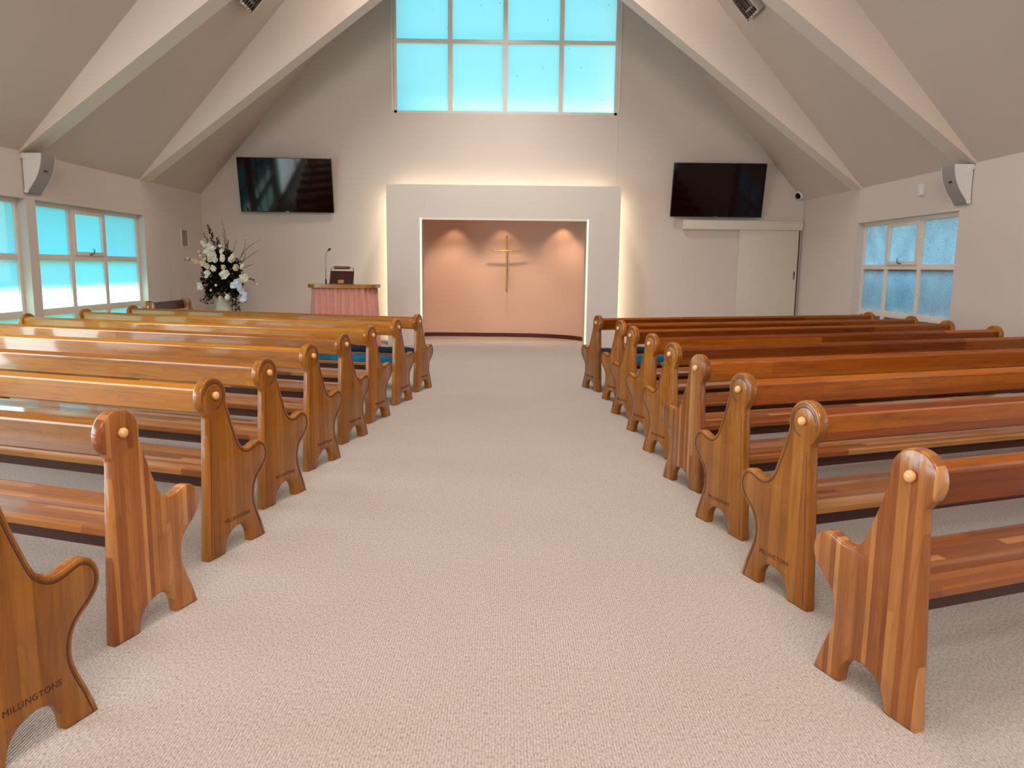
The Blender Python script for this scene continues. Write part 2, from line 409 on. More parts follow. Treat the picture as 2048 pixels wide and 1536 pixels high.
# side windows
def glass(q, mat, root):
    bm = bmesh.new(); bm.faces.new([bm.verts.new(p) for p in q]); mesh_obj('pane', bm, mat, root)
def side_window(name, sx, wall, y0, y1, mull, pane, vent=True):
    root = empty(name, (wall + sx * 0.1, 0, 0)); structure(root)
    f0, f1 = (0.0, 0.06) if sx > 0 else (-0.06, 0.0)
    t1, t2 = (1.38, 1.45), (0.70, 0.785)
    ys = [y0] + [m for m in mull] + [y1]
    bars = [(f0, f1, y0, y0 + 0.06, WZ0, WZ1), (f0, f1, y1 - 0.06, y1, WZ0, WZ1), (f0, f1, y0 + 0.06, y1 - 0.06, WZ1 - 0.055, WZ1), (f0, f1, y0 + 0.06, y1 - 0.06, WZ0, WZ0 + 0.06)]
    boxes('window_frame', bars, 'frame', root, bev=0.006)
    mb = []
    for m in mull: mb.append((f0 + 0.004 * (sx > 0), f1 - 0.004 * (sx < 0), m - 0.045, m + 0.045, WZ0 + 0.05, WZ1 - 0.05))
    boxes('mullion', mb, 'frame', root, bev=0.006)
    ext = 0.045  # outward ledge shaped to shade the top of the panes below
    tb = []
    for a, b in (t1, t2):
        tb.append((f0 - (ext if sx < 0 else -0.006), f1 + (ext if sx > 0 else -0.006), y0 + 0.055, y1 - 0.055, a, b))
    boxes('transom', tb, 'frame', root, bev=0.006)
    zr_ = [(WZ0 + 0.05, t2[0] + 0.01), (t2[1] - 0.01, t1[0] + 0.01), (t1[1] - 0.01, WZ1 - 0.045)]
    pm = 0.028 * sx
    edges = [y0 + 0.05] + [v for m in mull for v in (m - 0.04, m + 0.04)] + [y1 - 0.05]
    for r, (za, zb) in enumerate(zr_):
        for c in range(3):
            ya, yb = edges[2 * c], edges[2 * c + 1]
            glass([(pm, ya, za), (pm, yb, za), (pm, yb, zb), (pm, ya, zb)], pane, root)
    if vent: # opening sash in the middle of the top row, with its catch
        ya, yb = edges[2] - 0.005, edges[3] + 0.005; za, zb = t1[1] - 0.005, WZ1 - 0.05
        g0, g1 = (-0.018, 0.02) if sx > 0 else (-0.02, 0.018)
        s = 0.05
        sash = boxes('vent_sash', [(g0, g1, ya, ya + s, za, zb), (g0, g1, yb - s, yb, za, zb), (g0, g1, ya + s, yb - s, za, za + s), (g0, g1, ya + s, yb - s, zb - s, zb)], 'frame', root, bev=0.005)
        bm = bmesh.new(); ym = (ya + yb) / 2; xx = g0 if sx > 0 else g1
        box(bm, xx - 0.012, xx + 0.012, ym - 0.035, ym + 0.035, za + 0.006, za + 0.026, bev=0.004)
        tube(bm, [(xx - sx * 0.012, ym, za + 0.02), (xx - sx * 0.035, ym + 0.01, za + 0.03), (xx - sx * 0.04, ym + 0.02, za + 0.075), (xx - sx * 0.03, ym + 0.0, za + 0.095)], [0.012, 0.011, 0.009, 0.005])
        mesh_obj('catch', bm, 'steel', sash, smooth=True, angle=40)
    return root
w = side_window('window_1', -1, XL, 9.35, 12.10, (10.245, 11.09), 'pane_left'); w['label'] = 'left wall frosted window nearest the flowers, lit white below'
w = side_window('window_2', -1, XL, 6.42, 9.17, (7.32, 8.24), 'pane_left'); w['label'] = 'left wall frosted window cut by the photo edge'
w = side_window('window_3', 1, XR, 9.385, 12.085, (10.40, 11.31), 'pane_right'); w['label'] = 'right wall pressed-glass window'
# window sills / blocked openings of the windows beside the camera
for i, (x, a, b) in enumerate(((XL - 0.2, 3.5, 6.25), (XL - 0.2, 0.5, 3.2), (XR + 0.2, 0.5, 3.2))):
    structure(boxes('window_%d' % (5 + i), [(x - 0.02, x + 0.02, a - 0.02, b + 0.02, WZ0 - 0.02, WZ1 + 0.02)], 'pane_left'))
# unseen dark board added outside to darken the lower right panes
structure(boxes('right_pane_shade', [(6.6, 6.7, 2, 30, -0.3, 1.55)], 'apron_wood'))
# gable window
root = structure(empty('window_4', (0, YB + 0.02, 0)), 'big gridded frosted window high in the front gable')
bars = [(WX0, WX0 + 0.05, 0, 0.07, WFZ0, WFZ1), (WX1 - 0.05, WX1, 0, 0.07, WFZ0, WFZ1), (WX0, WX1, 0, 0.07, WFZ0, WFZ0 + 0.045), (WX0, WX1, 0, 0.07, WFZ1 - 0.05, WFZ1)]
boxes('window_frame', bars, 'frame', root)
ms = (-1.06, -0.085, 0.912)
boxes('mullion', [(m - 0.038, m + 0.038, 0.004, 0.066, WFZ0 + 0.04, WFZ1 - 0.04) for m in ms], 'frame', root)
boxes('transom', [(WX0 + 0.04, WX1 - 0.04, 0.008, 0.062, 5.262, 5.325)], 'frame', root)
ex = [WX0 + 0.04] + [v for m in ms for v in (m - 0.03, m + 0.03)] + [WX1 - 0.04]
for za, zb in ((WFZ0 + 0.04, 5.27), (5.32, WFZ1 - 0.04)):
    for c in range(4):
        glass([(ex[2 * c], 0.035, za), (ex[2 * c + 1], 0.035, za), (ex[2 * c + 1], 0.035, zb), (ex[2 * c], 0.035, zb)], 'pane_front', root)
boxes('casing', [(WX0 - 0.045, WX0 - 0.01, -0.04, -0.015, WFZ0 + 0.02, WFZ1), (WX1 + 0.01, WX1 + 0.045, -0.04, -0.015, WFZ0 + 0.02, WFZ1)], 'frame', root, bev=0.004)

# alcove surround standing proud of the front wall, and the curved niche behind it
SX0, SX1, SZ, SY = -2.07, 1.90, 2.72, 13.40
OX0, OX1, OZ = -1.49, 1.352, 2.16
bm = bmesh.new()
lp = [(SX0, 0), (OX0, 0), (OX0, OZ), (OX1, OZ), (OX1, 0), (SX1, 0), (SX1, SZ), (SX0, SZ)]
plate(bm, [lp], lambda u, v, w: (u, SY + w, v), 0.5)
structure(mesh_obj('wall_alcove_surround', bm, 'surround'), 'pale rectangular surround framing the lit alcove')
bm = bmesh.new() # neck between surround and wall
lp = [(NX0 - 0.1, 0), (NX0, 0), (NX0, NZ), (NX1, NZ), (NX1, 0), (NX1 + 0.1, 0), (NX1 + 0.1, NZ + 0.1), (NX0 - 0.1, NZ + 0.1)]
plate(bm, [lp], lambda u, v, w: (u, SY + 0.49 + w, v), YB - SY - 0.49 + 0.1)
structure(mesh_obj('wall_alcove_neck', bm, 'niche'))
# LED edging in the sides of the opening, plain lip above
structure(boxes('trim_3', [(OX0 - 0.012, OX0 + 0.016, SY - 0.008, SY + 0.03, 0, OZ + 0.01), (OX1 - 0.016, OX1 + 0.012, SY - 0.008, SY + 0.03, 0, OZ + 0.01)], 'led'), 'glowing cream light strips down the sides of the alcove opening')
structure(boxes('trim_5', [(OX0 + 0.016, OX1 - 0.016, SY - 0.008, SY + 0.03, OZ - 0.02, OZ + 0.01)], 'frame'), 'cream lip over the alcove opening')
path = [(NX0 + 0.0, 14.3), (-1.80, 14.9), (-1.62, 15.14), (-1.3, 15.22), (-0.6, 15.22), (0.1, 15.22), (0.55, 15.16), (0.9, 15.02), (1.2, 14.8), (1.4, 14.5), (1.5, 14.2), (NX1, 14.0)]
def smooth_path(pts, n=6):
    P = [Vector((x, y, 0)) for x, y in pts]; P = [P[0]] + P + [P[-1]]; out = []
    for i in range(1, len(P) - 2):
        for k in range(n):
            t = k / n; a, b, c, d = P[i - 1], P[i], P[i + 1], P[i + 2]
            out.append(0.5 * ((2 * b) + (c - a) * t + (2 * a - 5 * b + 4 * c - d) * t * t + (-a + 3 * b - 3 * c + d) * t ** 3))
    out.append(P[-2]); return out
def ribbon(name, pts, z0, z1, off, mat):
    bm = bmesh.new(); pr = []
    for i, p in enumerate(pts):
        d = (pts[min(i + 1, len(pts) - 1)] - pts[max(i - 1, 0)]).normalized(); n = Vector((-d.y, d.x, 0))
        q = p + n * off
        pr.append([bm.verts.new((p.x, p.y, z0)), bm.verts.new((p.x, p.y, z1)), bm.verts.new((q.x, q.y, z1)), bm.verts.new((q.x, q.y, z0))])
    for A, B in zip(pr, pr[1:]):
        for k in range(4): bm.faces.new((A[k], A[(k + 1) % 4], B[(k + 1) % 4], B[k]))
    bm.faces.new(pr[0]); bm.faces.new(pr[-1][::-1])
    return mesh_obj(name, bm, mat, smooth=True, angle=40)
sp = smooth_path(path)
structure(ribbon('wall_niche', sp, 0, NZ + 0.1, 0.1, 'niche'), 'curved peach back wall of the alcove')
structure(ribbon('baseboard_niche', sp, 0, 0.075, -0.015, 'skirting'), 'dark skirting curving round the alcove')
structure(boxes('ceiling_niche', [(NX0 - 0.2, NX1 + 0.2, SY + 0.5, 15.5, NZ, NZ + 0.1)], 'niche'))
# alcove downlights
for i, x in enumerate((-1.04, -0.10, 0.92)):
    y = 14.97 if i < 2 else 14.74
    r = empty('downlight', (x, y, NZ)); tag(r, ['downlight over the left part of the alcove', 'downlight above the cross in the alcove', 'downlight over the right part of the alcove'][i], 'ceiling light', 'alcove downlights')
    bm = bmesh.new(); lathe(bm, [(0.05, 0.0), (0.05, -0.008), (0.036, -0.010), (0.034, -0.002)]); mesh_obj('bezel', bm, 'chrome', r, smooth=True, angle=40)
    e = [9.0, 8.0, 13.0][i]
    light('alcove_spot', 'SPOT', (x, y, NZ - 0.03), (0, 0.06, -1), e * 1.1, (1.0, 0.62, 0.34), spot_size=math.radians(88), spot_blend=0.6, shadow_soft_size=0.02)
    light('alcove_spot_core', 'SPOT', (x, y - 0.35, NZ - 0.03), (0, 0.10, -1), (4.2 if i == 2 else e * 5.2) * (8.0 if i == 2 else 1.0), (1.0, 0.70, 0.48), spot_size=math.radians(92), spot_blend=0.8, shadow_soft_size=0.02)
# warm LED glow behind the surround
G = (1.0, 0.84, 0.55)
for nm, x, dx in (('left', SX0, -1), ('right', SX1, 1)):
    light('surround_glow_' + nm, 'AREA', (x + dx * 0.03, SY + 0.78, 1.33), (dx * 0.55, 1, 0), 8, G, 0.05, 2.6)
light('surround_glow_top', 'AREA', ((SX0 + SX1) / 2, SY + 0.78, SZ + 0.03), (0, 1, 0.55), 6, G, 3.8, 0.05)
# LED channel body that carries the strips
structure(boxes('trim_4', [(SX0, SX1, SY + 0.5, SY + 0.76, SZ - 0.08, SZ), (SX0, SX0 + 0.08, SY + 0.5, SY + 0.76, 0, SZ - 0.08), (SX1 - 0.08, SX1, SY + 0.5, SY + 0.76, 0, SZ - 0.08)], 'surround'))

# brass cross on the niche wall
r = tag(empty('cross', (-0.03, 15.06, 0.885)), 'slender brass cross hanging on the curved alcove wall', 'cross')
bm = bmesh.new(); tube(bm, [(0, 0, 0), (0, 0, 1.065)], [0.014, 0.017], 10); mesh_obj('upright', bm, 'brass', r, smooth=True, angle=40)
bm = bmesh.new(); tube(bm, [(-0.295, -0.01, 0.78), (0.295, -0.01, 0.78)], 0.014, 10); mesh_obj('crossbar', bm, 'brass', r, smooth=True, angle=40)
bm = bmesh.new(); tube(bm, [(0, 0, 0.78), (0, 0.15, 0.78)], 0.006, 8); mesh_obj('bracket', bm, 'brass', r)
bm = bmesh.new(); tube(bm, [(0, 0, 0.2), (0, 0.15, 0.2)], 0.006, 8); mesh_obj('bracket', bm, 'brass', r)

# sliding door at the right of the front wall
r = structure(empty('door_1', (0, YB, 0)), 'cream sliding door hung under a boxed track')
boxes('door_panel', [(4.215, 5.30, -0.055, -0.015, 0.01, 2.08)], 'door', r, bev=0.003)
boxes('track_box', [(3.17, 5.345, -0.12, -0.0, 2.075, 2.235)], 'door', r, bev=0.004)
h = boxes('door_handle', [(5.235, 5.268, -0.06, -0.05, 1.19, 1.335)], 'steel', r, bev=0.002)
boxes('handle_recess', [(5.243, 5.260, -0.062, -0.057, 1.27, 1.325)], 'black', h)
boxes('jamb_gap', [(5.302, 5.330, -0.03, 0.0, 0.0, 2.075)], 'skirting', r)

# ------------------------------------------------------------------ pews
def cr(pts, n=5):
    P = [Vector((a, b)) for a, b in pts]; P = [P[0]] + P + [P[-1]]; out = []
    for i in range(1, len(P) - 2):
        for k in range(n):
            t = k / n; a, b, c, d = P[i - 1], P[i], P[i + 1], P[i + 2]
            out.append(0.5 * ((2 * b) + (c - a) * t + (2 * a - 5 * b + 4 * c - d) * t * t + (-a + 3 * b - 3 * c + d) * t ** 3))
    out.append(P[-2].copy()); return out
RC, RR = Vector((0.083, 0.757)), 0.088
arch = cr([(0.118, 0.0), (0.13, 0.048), (0.152, 0.082), (0.185, 0.102), (0.225, 0.110), (0.262, 0.100), (0.288, 0.076), (0.303, 0.042), (0.308, 0.0)], 3)
front = cr([(0.424, 0.0), (0.398, 0.075), (0.370, 0.140), (0.352, 0.190), (0.348, 0.235), (0.358, 0.280), (0.384, 0.315), (0.422, 0.345), (0.452, 0.380), (0.462, 0.420), (0.452, 0.457), (0.428, 0.483), (0.394, 0.493), (0.360, 0.485), (0.325, 0.474), (0.292, 0.476), (0.262, 0.496), (0.244, 0.522), (0.218, 0.585), (0.190, 0.660), (0.170, 0.722)], 4)
circ = [RC + RR * Vector((math.cos(a), math.sin(a))) for a in [math.radians(-8 + 228 * k / 30) for k in range(31)]]
back = cr([(0.042, 0.672), (0.040, 0.62), (0.028, 0.44), (0.016, 0.26), (0.006, 0.1), (0.0, 0.0)], 2)
PROFILE = [Vector((0.0, 0.0))] + arch + front + circ[1:] + back[:-1]
def offset(pts, d):
    out = []; n = len(pts)
    for i in range(n):
        a, b, c = pts[i - 1], pts[i], pts[(i + 1) % n]
        e1 = (b - a); e2 = (c - b)
        if e1.length < 1e-9: e1 = e2
        if e2.length < 1e-9: e2 = e1
        n1 = Vector((-e1.y, e1.x)).normalized(); n2 = Vector((-e2.y, e2.x)).normalized()
        m = (n1 + n2)
        m = n1 if m.length < 0.3 else m.normalized()
        k = 1 / max(0.6, m.dot(n1))
        out.append(b + m * d * k)
    return out
def dedupe(pts):
    out = [pts[0]]
    for p in pts[1:]:
        if (p - out[-1]).length > 1e-4: out.append(p)
    return out
PROFILE = dedupe(PROFILE)
TH = 0.044
def strip(bm, pts, xf, w, lift, mi):
    """thin carved line following pts on the face plane x = xf"""
    L, Rr = [], []
    for i, p in enumerate(pts):
        d = (pts[min(i + 1, len(pts) - 1)] - pts[max(i - 1, 0)]).normalized(); nn = Vector((-d.y, d.x))
        a, b = p + nn * w / 2, p - nn * w / 2
        L.append(bm.verts.new((xf, a.x, a.y))); Rr.append(bm.verts.new((xf, b.x, b.y)))
    md = [bm.verts.new((xf + lift, p.x, p.y)) for p in pts]
    for i in range(len(pts) - 1):
        for A, B in ((L, md), (md, Rr)):
            bm.faces.new((A[i], A[i + 1], B[i + 1], B[i])).material_index = mi
def panel_mesh(s, carved, mat):
    """end panel; s = +1: aisle face at x = 0 looking to -x, body to +x; s = -1 mirrored"""
    bm = bmesh.new(); r = 0.008
    rings = []
    for inset, x in ((r, 0.0), (r * 0.29, r * 0.29), (0.0, r), (0.0, TH - r), (r * 0.29, TH - r * 0.29), (r, TH)):
        rings.append([bm.verts.new((s * x, p.x, p.y)) for p in offset(PROFILE, inset)])
    n = len(PROFILE)
    for A, B in zip(rings, rings[1:]):
        for k in range(n): bm.faces.new((A[k], A[(k + 1) % n], B[(k + 1) % n], B[k]))
    for ring in (rings[0], rings[-1]):
        tris = tessellate_polygon([[Vector((v.co.y, v.co.z, 0)) for v in ring]])
        for t in tris: bm.faces.new([ring[i] for i in t])
    if carved:
        g = offset(front, 0.019)
        i0 = 1
        g2 = offset(front, 0.0135)
        strip(bm, g2[4:-2], -s * 0.0002, 0.0022, -s * 0.0005, 1)
        strip(bm, [RC + 0.067 * Vector((math.cos(a), math.sin(a))) for a in [math.radians(-70 + 240 * k / 30) for k in range(31)]], -s * 0.0002, 0.002, -s * 0.0005, 1)
        strip(bm, g[i0:-3], -s * 0.0002, 0.0048, -s * 0.0006, 1)
        ring = [RC + 0.061 * Vector((math.cos(a), math.sin(a))) for a in [math.radians(-75 + 245 * k / 30) for k in range(31)]]
        strip(bm, ring, -s * 0.0002, 0.0048, -s * 0.0006, 1)
        strip(bm, [p for p in g[-6:]] + [RC + 0.074 * Vector((math.cos(a), math.sin(a))) for a in [math.radians(-5 + 200 * k / 20) for k in range(21)]], -s * 0.0002, 0.0036, -s * 0.0006, 1)
        strip(bm, [Vector((0.058, 0.64)), Vector((0.046, 0.44)), Vector((0.032, 0.2)), Vector((0.024, 0.02))], -s * 0.0002, 0.0036, -s * 0.0006, 1)
    me_o = mesh_obj('end_panel', bm, [mat, 'groove'], smooth=True, angle=50)
    return me_o
def lettering_mesh(s):
    cu = bpy.data.curves.new('lettering', 'FONT'); cu.body = 'MILLINGTONS'; cu.size = 0.0285; cu.extrude = 0.0005
    cu.align_x = 'CENTER'; cu.align_y = 'CENTER'; cu.space_character = 1.08
    o = bpy.data.objects.new('tmp', cu); COL.objects.link(o)
    dg = bpy.context.evaluated_depsgraph_get(); dg.update()
    me = bpy.data.meshes.new_from_object(o.evaluated_get(dg)); bpy.data.objects.remove(o)
    xs = [v.co.x for v in me.vertices]; k = 0.182 / (max(xs) - min(xs))
    for v in me.vertices:
        x, y, z = v.co
        v.co = (-s * (z + 0.0004), 0.212 + (-s) * x * k, 0.153 + y * 0.95)
    me.materials.clear(); me.materials.append(M['letter'])
    return me
LET = {s: lettering_mesh(s) for s in (1, -1)}
def knob_bm(s):
    bm = bmesh.new()
    lathe(bm, [(0.008, 0.002), (0.0165, -0.001), (0.0185, -0.008), (0.0165, -0.016), (0.010, -0.021), (0.002, -0.0225)], (0, 0.088, 0.762), 18, 'X')
    if s < 0:
        for v in bm.verts: v.co.x *= -1
    return bm
PLEN = 3.85
PROTO = {}
def proto(s, kind, length, railm):
    """meshes of one pew, keyed by their shape"""
    key = (s, kind, length, railm)
    if key in PROTO: return PROTO[key]
    d = {}
    carved = kind == 'carved'
    mat = 'panel_wood' if carved else 'plain_wood'
    o = panel_mesh(s, carved, mat); d['near'] = o.data; bpy.data.objects.remove(o)
    o = panel_mesh(-s, False, mat); d['far'] = o.data; bpy.data.objects.remove(o)
    o = mesh_obj('k', knob_bm(s), 'knob_wood', smooth=True); d['knob'] = o.data; bpy.data.objects.remove(o)
    o = mesh_obj('k', knob_bm(-s), 'knob_wood', smooth=True); d['knob2'] = o.data; bpy.data.objects.remove(o)
    def extr(sec, mat):
        bm = bmesh.new(); a = TH - 0.004; b = length - TH + 0.004; n = len(sec)
        A = [bm.verts.new((s * a, u, v)) for u, v in sec]; B = [bm.verts.new((s * b, u, v)) for u, v in sec]
        for i in range(n): bm.faces.new((A[i], A[(i + 1) % n], B[(i + 1) % n], B[i]))
        bm.faces.new(A); bm.faces.new(B)
        o = mesh_obj('t', bm, mat); me = o.data; bpy.data.objects.remove(o); return me
    d['backrest'] = extr([(0.030, 0.690), (0.022, 0.788), (0.024, 0.796), (0.048, 0.812), (0.056, 0.813), (0.064, 0.806), (0.078, 0.690), (0.074, 0.684), (0.036, 0.684)], railm)
    d['seat'] = extr([(0.075, 0.374), (0.072, 0.398), (0.080, 0.404), (0.25, 0.398), (0.42, 0.408), (0.436, 0.400), (0.440, 0.386), (0.432, 0.374)], 'seat_wood')
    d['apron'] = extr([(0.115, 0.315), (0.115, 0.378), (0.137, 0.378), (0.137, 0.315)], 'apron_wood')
    PROTO[key] = d
    return d
def child(name, me, parent, loc=(0, 0, 0)):
    o = bpy.data.objects.new(name, me); COL.objects.link(o); o.parent = parent; o.location = loc; return o
def pew(x, y, ang, s, kind, label, group, railm='rail_wood', length=PLEN):
    d = proto(s, kind, length, railm)
    r = tag(empty('pew', (x, y, 0), math.radians(ang)), label, 'pew', group)
    p = child('end_panel', d['near'], r)
    child('knob', d['knob'], p)
    if kind == 'carved':
        child('lettering', LET[s], p)
    p2 = child('end_panel', d['far'], r, (s * length, 0, 0))
    child('knob', d['knob2'], p2)
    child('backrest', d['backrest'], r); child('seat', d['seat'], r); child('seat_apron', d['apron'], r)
    return r
ORD = ['front', 'second', 'third', 'fourth', 'fifth', 'sixth', 'seventh', 'eighth', 'ninth']
LP = [(-0.976, 8.27, 18), (-1.09, 7.46, 17.5), (-1.185, 6.56, 17.5), (-1.25, 5.76, 18), (-1.306, 4.975, 18.5), (-1.347, 4.16, 19), (-1.355, 3.385, 19), (-1.38, 2.585, 18.5), (-1.375, 1.80, 19)]
RP = [(1.005, 8.40, 20), (1.140, 7.62, 20), (1.135, 6.82, 20.5), (1.165, 6.05, 20.5), (1.175, 5.31, 20.5), (1.175, 4.55, 20), (1.190, 3.725, 20), (1.205, 2.915, 20), (1.213, 2.10, 20)]
for i, (x, y, a) in enumerate(LP):
    kind = 'plain' if i == 7 else 'carved'
    extra = {0: 'engraved end panel, navy pad on its seat, nearest the lectern', 1: 'teal pad on its seat', 7: 'striped end panel without lettering or grooves',
             8: 'cut by the photo edge'}.get(i, 'engraved end panel')
    lab = ('%s pew from the altar left of the aisle, ' % ('Front' if i == 0 else ORD[i])) + extra
    if i == 0: lab = 'front pew left of the aisle, navy pad on its seat, nearest the lectern'
    pew(x, y, -a, -1, kind, lab, 'pews left of the aisle', 'rail_wood')
for i, (x, y, a) in enumerate(RP):
    kind = 'plain' if i in (5, 8) else 'carved'
    extra = {1: 'teal pad on its seat', 5: 'striped end panel without lettering', 8: 'striped end panel, nearest the camera'}.get(i, 'engraved end panel')
    lab = '%s pew from the altar right of the aisle, %s' % (ORD[i], extra)
    if i == 0: lab = 'front pew right of the aisle, navy pad on its seat, below the television'
    pew(x, y, a, 1, kind, lab, 'pews right of the aisle', 'shaded_rail_wood')
pew(-5.0, 10.65, -90, -1, 'plain', 'short pew set sideways along the left wall below the window', None, 'apron_wood', 1.25)

# seat pads on the front two rows
def pad(x, y, ang, s, mat, label):
    L, n, m = PLEN - 2 * TH - 0.1, 60, 8
    bm = bmesh.new(); top = []; rnd = random.Random(int(x * 1000))
    ph = [rnd.uniform(0, 6) for _ in range(6)]
    for i in range(n + 1):
        row = []
        for j in range(m + 1):
            u, v = i / n, j / m
            e = min(1, min(u, 1 - u) * 24) ** 0.5 * min(1, min(v, 1 - v) * 5) ** 0.5
            h = 0.408 + e * (0.042 + 0.008 * math.sin(u * 31 + ph[0] + 2 * math.sin(v * 5 + ph[1])) + 0.006 * math.sin(u * 73 + v * 9 + ph[2]))
            row.append(bm.verts.new((s * (TH + 0.05 + u * L), 0.095 + v * 0.325, h)))
        top.append(row)
    for i in range(n):
        for j in range(m): bm.faces.new((top[i][j], top[i + 1][j], top[i + 1][j + 1], top[i][j + 1]))
    edge = [top[i][0] for i in range(n + 1)] + [top[n][j] for j in range(1, m + 1)] + [top[i][m] for i in range(n - 1, -1, -1)] + [top[0][j] for j in range(m - 1, 0, -1)]
    low = [bm.verts.new((v.co.x, v.co.y, 0.407)) for v in edge]
    k = len(edge)
    for i in range(k): bm.faces.new((edge[i], edge[(i + 1) % k], low[(i + 1) % k], low[i]))
    bm.faces.new(low)
    o = mesh_obj('seat_cushion', bm, mat, smooth=True, angle=60)
    o.location = (x, y, 0); o.rotation_euler = (0, 0, math.radians(ang))
    tag(o, label, 'cushion', 'seat pads on the front pews')
pad(*LP[0][:2], -LP[0][2], -1, 'navy', 'long navy seat pad on the front left pew')
pad(*LP[1][:2], -LP[1][2], -1, 'teal', 'long teal seat pad on the second left pew')
pad(*RP[0][:2], RP[0][2], 1, 'navy', 'long navy seat pad on the front right pew')
pad(*RP[1][:2], RP[1][2], 1, 'teal', 'long teal seat pad on the second right pew')

# ------------------------------------------------------------------ televisions
def tv(x, yaw, label):
    r = tag(empty('television', (x, YB - 0.14, 2.29), yaw), label, 'television', 'wall televisions')
    body = boxes('casing', [(-0.822, 0.822, -0.02, 0.03, 0, 0.94)], 'black', r, bev=0.006)
    scr = boxes('screen', [(-0.812, 0.812, -0.0235, -0.02, 0.018, 0.932)], 'screen', r)
    boxes('badge', [(-0.03, 0.03, -0.0245, -0.02, 0.002, 0.014)], 'steel', r)
    for o in (body, scr, r.children[-1]): o.rotation_euler = (math.radians(11), 0, 0)
    bm = bmesh.new(); box(bm, -0.3, 0.3, 0.10, 0.12, 0.25, 0.7); box(bm, -0.22, -0.18, 0.0, 0.11, 0.3, 0.6); box(bm, 0.18, 0.22, 0.0, 0.11, 0.3, 0.6)
    mesh_obj('wall_bracket', bm, 'black', r)
tv(-3.967, math.radians(3), 'black wall television left of the alcove, above the lectern')
tv(3.735, 0, 'black wall television right of the alcove, above the sliding door track')

# ------------------------------------------------------------------ wall speakers
def speaker(side, wall, y, label):
    r = tag(empty('wall_speaker', (wall, y, 2.14)), label, 'speaker', 'wall speakers')
    s = -side  # +x into the room for the left one
    def P(u, v, w): return (s * u, w, v)
    arc = cr([(0.012, 0.02), (0.03, 0.0), (0.075, 0.06), (0.15, 0.17), (0.20, 0.29), (0.222, 0.40), (0.222, 0.445)], 5)
    outl = [(p.x, p.y) for p in arc] + [(0.012, 0.445)]
    bm = bmesh.new(); plate(bm, [outl], P, 0.27); body = mesh_obj('cabinet', bm, 'grey_grille', r, smooth=True, angle=30)
    bm = bmesh.new(); plate(bm, [outl], lambda u, v, w: (s * u, -0.012 + w, v), 0.012); mesh_obj('side_cheek', bm, 'white', r, smooth=True, angle=30)
    bm = bmesh.new(); plate(bm, [outl], lambda u, v, w: (s * u, 0.27 + w, v), 0.012); mesh_obj('side_cheek', bm, 'white', r, smooth=True, angle=30)
    for z, rr in ((0.41, 0.036), (0.02, 0.024)):
        bm = bmesh.new(); lathe(bm, [(rr, 0.0), (rr, -0.014), (rr * 0.8, -0.018), (rr * 0.1, -0.018)], (s * 0.035, -0.012, z), 20, 'Y'); mesh_obj('bracket_knob', bm, 'white', r, smooth=True, angle=40)
    boxes('badge', [(min(s * 0.196, s * 0.21), max(s * 0.196, s * 0.21), 0.09, 0.13, 0.245, 0.262)], 'black', r)
    boxes('wall_plate', [(min(0, s * 0.014), max(0, s * 0.014), 0.03, 0.24, 0.05, 0.42)], 'grey_grille', r)
speaker(-1, XL, 9.16, 'white and grey wall speaker on the left wall under the roof frame')
speaker(1, XR, 9.17, 'white and grey wall speaker on the right wall beside the sensor')

# motion sensor, camera, vent
r = tag(empty('motion_sensor', (XR, 10.25, 2.33)), 'small white motion sensor on the right wall above the window', 'sensor')
boxes('housing', [(-0.05, -0.0, -0.05, 0.05, 0.0, 0.15)], 'white', r, bev=0.012)
boxes('mount', [(-0.018, 0.0, 0.03, 0.085, 0.0, 0.07)], 'white', r, bev=0.004)
r = tag(empty('security_camera', (5.24, 14.30, 2.69)), 'white dome security camera in the right corner under the eaves', 'camera')
bm = bmesh.new()
d = Vector((0.80, 0.36, 0.40)).normalized()
def oriented_lathe(prof, c, d, seg=24):
    bm = bmesh.new(); lathe(bm, prof, (0, 0, 0), seg, 'Z')
    q = Vector(d).to_track_quat('Z', 'Y').to_matrix().to_4x4(); q.translation = Vector(c)
    bmesh.ops.transform(bm, matrix=q, verts=bm.verts); return bm
mesh_obj('housing', oriented_lathe([(0.02, 0.13), (0.075, 0.12), (0.085, 0.04), (0.085, 0.0), (0.07, -0.015), (0.01, -0.016)], (0, 0, 0), d), 'white', r, smooth=True, angle=40)
mesh_obj('dome', oriented_lathe([(0.056, -0.012), (0.052, -0.032), (0.040, -0.048), (0.022, -0.058), (0.003, -0.061)], (0, 0, 0), d), 'screen', r, smooth=True, angle=60)
r = tag(empty('wall_vent', (XL, 13.55, 1.79)), 'small framed grey vent on the left wall beside the flowers', 'vent')
boxes('vent_frame', [(0, 0.018, -0.14, -0.115, -0.16, 0.16), (0, 0.018, 0.115, 0.14, -0.16, 0.16), (0, 0.018, -0.115, 0.115, 0.135, 0.16), (0, 0.018, -0.115, 0.115, -0.16, -0.135)], 'frame', r, bev=0.003)
boxes('grille', [(0, 0.008, -0.115, 0.115, -0.135, 0.135)] + [(0.008, 0.013, -0.115, 0.115, -0.125 + k * 0.022, -0.115 + k * 0.022) for k in range(12)], 'grey_grille', r)

